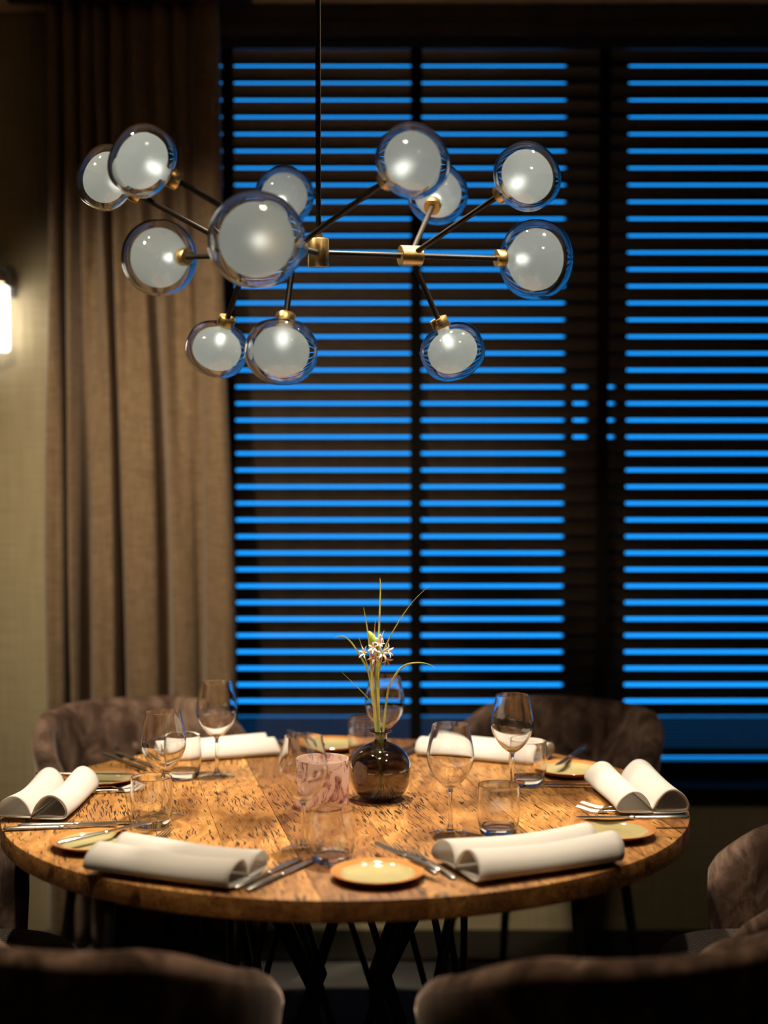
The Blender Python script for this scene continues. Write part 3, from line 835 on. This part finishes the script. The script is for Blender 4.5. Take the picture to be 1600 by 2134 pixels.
cut(FK, (-.735, 3.655), (-.548, 3.720), 'fork above the left napkin, the nearer one', 0)
cut(FK, (-.735, 3.685), (-.560, 3.755), 'fork above the left napkin, beside the left bread plate', 0)

# ------------------------------------------------------------------ candle holder and vase
cx, cyy = -.136, 3.567
r = thing('candle_holder', 'pink mottled glass candle holder beside the dark vase', 'candle holder', (cx, cyy, TZ + .0006))
G().lathe([(0, 0), (.056, 0), (.0588, .003), (.0590, .010), (.0590, .104), (.0582, .1062), (.0567, .1062), (.0560, .104), (.0560, .012), (.053, .008), (0, .008)], 56).build('cup', 'candle', r, angle=50)
vx, vy = -.008, 3.630
r = thing('vase', 'round smoked glass bud vase with a narrow flared neck', 'vase', (vx, vy, TZ + .0006))
out = [(0, .0015), (.030, 0), (.037, .0022), (.052, .014), (.0640, .036), (.0690, .060), (.0665, .084), (.055, .106), (.036, .1215), (.020, .1285), (.0142, .133), (.0135, .142), (.0150, .1485), (.0220, .1520), (.0262, .1545), (.0258, .1565)]
inn = [(.0210, .1545), (.0128, .1490), (.0110, .142), (.0115, .134), (.018, .1260), (.034, .1190), (.0525, .1040), (.0638, .083), (.0662, .060), (.0614, .0375), (.0500, .017), (.036, .0075), (0, .0065)]
oc = [(max(0, p.x), p.y) for p in catmull([(a, b, 0) for a, b in out], 4)]; ic = [(max(0, p.x), p.y) for p in catmull([(a, b, 0) for a, b in inn], 4)]
oc[0] = (0, .0015); ic[-1] = (0, .0065)
G().lathe(oc + ic, 64).build('vase_body', 'smoke', r, angle=60)

# ------------------------------------------------------------------ grasses and flower
K = .001064
def pl(px, py, dy=0): return ((px - 793) * K, dy, (1665 - py) * K + .004)
def blade(pts, dys, width, label, mat='leaf', cat='grass blade'):
    n = len(pts)
    P_ = [Vector(pl(x, y, dys * (1 - i / (n - 1)))) for i, (x, y) in enumerate(pts)]
    # tail down into the vase
    P_[-1] = Vector((P_[-1].x, P_[-1].y, .150)) ; P_ += [Vector((P_[-1].x * .6, 0, .10)), Vector((P_[-1].x * -.6, 0, .03))]
    c = catmull(P_, 6); m = len(c)
    rad = [width * 1.3 * (.12 + .88 * min(1, i / (m * .35))) for i in range(m)]
    o = G().tube(c, rad, 6, .35, (0, 1, .2)).build('grass_blade' if mat != 'pink' else 'grass_blade', mat, angle=60)
    o.location = (vx, vy, TZ + .0006); tag(o, label, cat, 'green grass blades in the vase'); return o
blade([(792, 1202), (793, 1229), (790, 1316), (787, 1400), (790, 1521)], .01, .0019, 'tallest upright grass blade in the vase')
blade([(895, 1215), (859, 1251), (825, 1302), (803, 1346), (796, 1368), (788, 1424), (791, 1521)], -.02, .0014, 'long thin grass blade leaning to the upper right')
blade([(758, 1262), (767, 1316), (773, 1365), (778, 1448), (785, 1521)], -.008, .0026, 'thick yellowish grass blade left of the flower')
blade([(697, 1329), (713, 1325), (730, 1336), (750, 1365), (767, 1399), (777, 1448), (787, 1521)], .015, .0017, 'curved grass blade drooping to the upper left')
blade([(748, 1327), (759, 1363), (769, 1404), (779, 1472), (787, 1521)], .006, .0015, 'short straight grass blade just left of the white flowers')
blade([(712, 1396), (742, 1426), (769, 1455), (780, 1478), (788, 1521)], -.02, .0010, 'thin low grass blade pointing left')
blade([(908, 1388), (889, 1380), (864, 1379), (840, 1387), (820, 1412), (808, 1443), (799, 1519)], -.01, .0018, 'grass blade arching over to the right above the vase')
blade([(783, 1288), (781, 1316), (781, 1400), (788, 1521)], .004, .0012, 'pinkish short grass tip behind the green bud', 'pink')
blade([(801, 1313), (794, 1336), (789, 1400), (791, 1521)], .012, .0016, 'short grass blade just right of the green bud')
fl = thing('flower_stem', 'white star flowers with a green bud on one stem in the vase', 'flower', (vx, vy, TZ + .0006))
G().tube(catmull([pl(772, 1318), pl(782, 1345), pl(786, 1370), pl(784, 1399), pl(787, 1450), pl(790, 1521), (.001, 0, .10), (.003, 0, .02)], 6), .0024, 8).build('stem', 'bud', fl)
d = Vector(pl(769, 1310)) - Vector(pl(784, 1346)); L = d.length
G().lathe([(0, 0), (.0062, L * .12), (.0092, L * .35), (.0082, L * .62), (.0044, L * .87), (0, L)], 14, Matrix.Translation(pl(784, 1348)) @ frame_to(d)).build('bud', 'bud', fl)
rnd = random.Random(3)
def blossom(c, axis, size):
    ax = Vector(axis).normalized(); mt = Matrix.Translation(c) @ frame_to(ax)
    b = G().lathe([(0, -.006), (.0016, -.004), (.0026, 0), (.0016, .004), (0, .005)], 10, mt).build('blossom', 'bud', fl)
    for k in range(6):
        a = 2 * PI * k / 6 + rnd.random() * .3; el = .35 + rnd.random() * .35
        dr = Vector((math.cos(a) * math.cos(el), math.sin(a) * math.cos(el), math.sin(el)))
        dr2 = Vector((math.cos(a) * math.cos(el - .6), math.sin(a) * math.cos(el - .6), math.sin(el - .6)))
        pts = [mt @ (dr * .001), mt @ (dr * size * .35), mt @ (dr * size * .65), mt @ (dr * size * .75 + dr2 * size * .28)]
        G().tube(pts, [.0010, .0026, .0024, .0004], 8, .3, ax).build('petal', 'petal' if rnd.random() < .85 else 'pink', b)
for (px, py, dy, ax, s) in ((762, 1358, -.006, (-1, -.6, .35), .014), (780, 1367, -.012, (-.1, -1, -.1), .013), (796, 1358, -.012, (.4, -1, .3), .014), (808, 1355, -.003, (1, -.5, .4), .014), (805, 1372, -.004, (.8, -.6, -.6), .014), (790, 1340, -.006, (.2, -.7, .9), .010), (779, 1348, -.010, (-.5, -1, .4), .011)):
    blossom(pl(px, py, dy), ax, s * 1.35)
for (px, py, q) in ((792, 1328, .9), (797, 1336, .8), (786, 1335, .7)):
    G().lathe([(0, -.006), (.0026, -.003), (.0036, .002), (.002, .008), (0, .011)], 10, Matrix.Translation(pl(px, py, -.004)) @ frame_to((q - .8, -.3, 1))).build('small_bud', 'petal', fl)
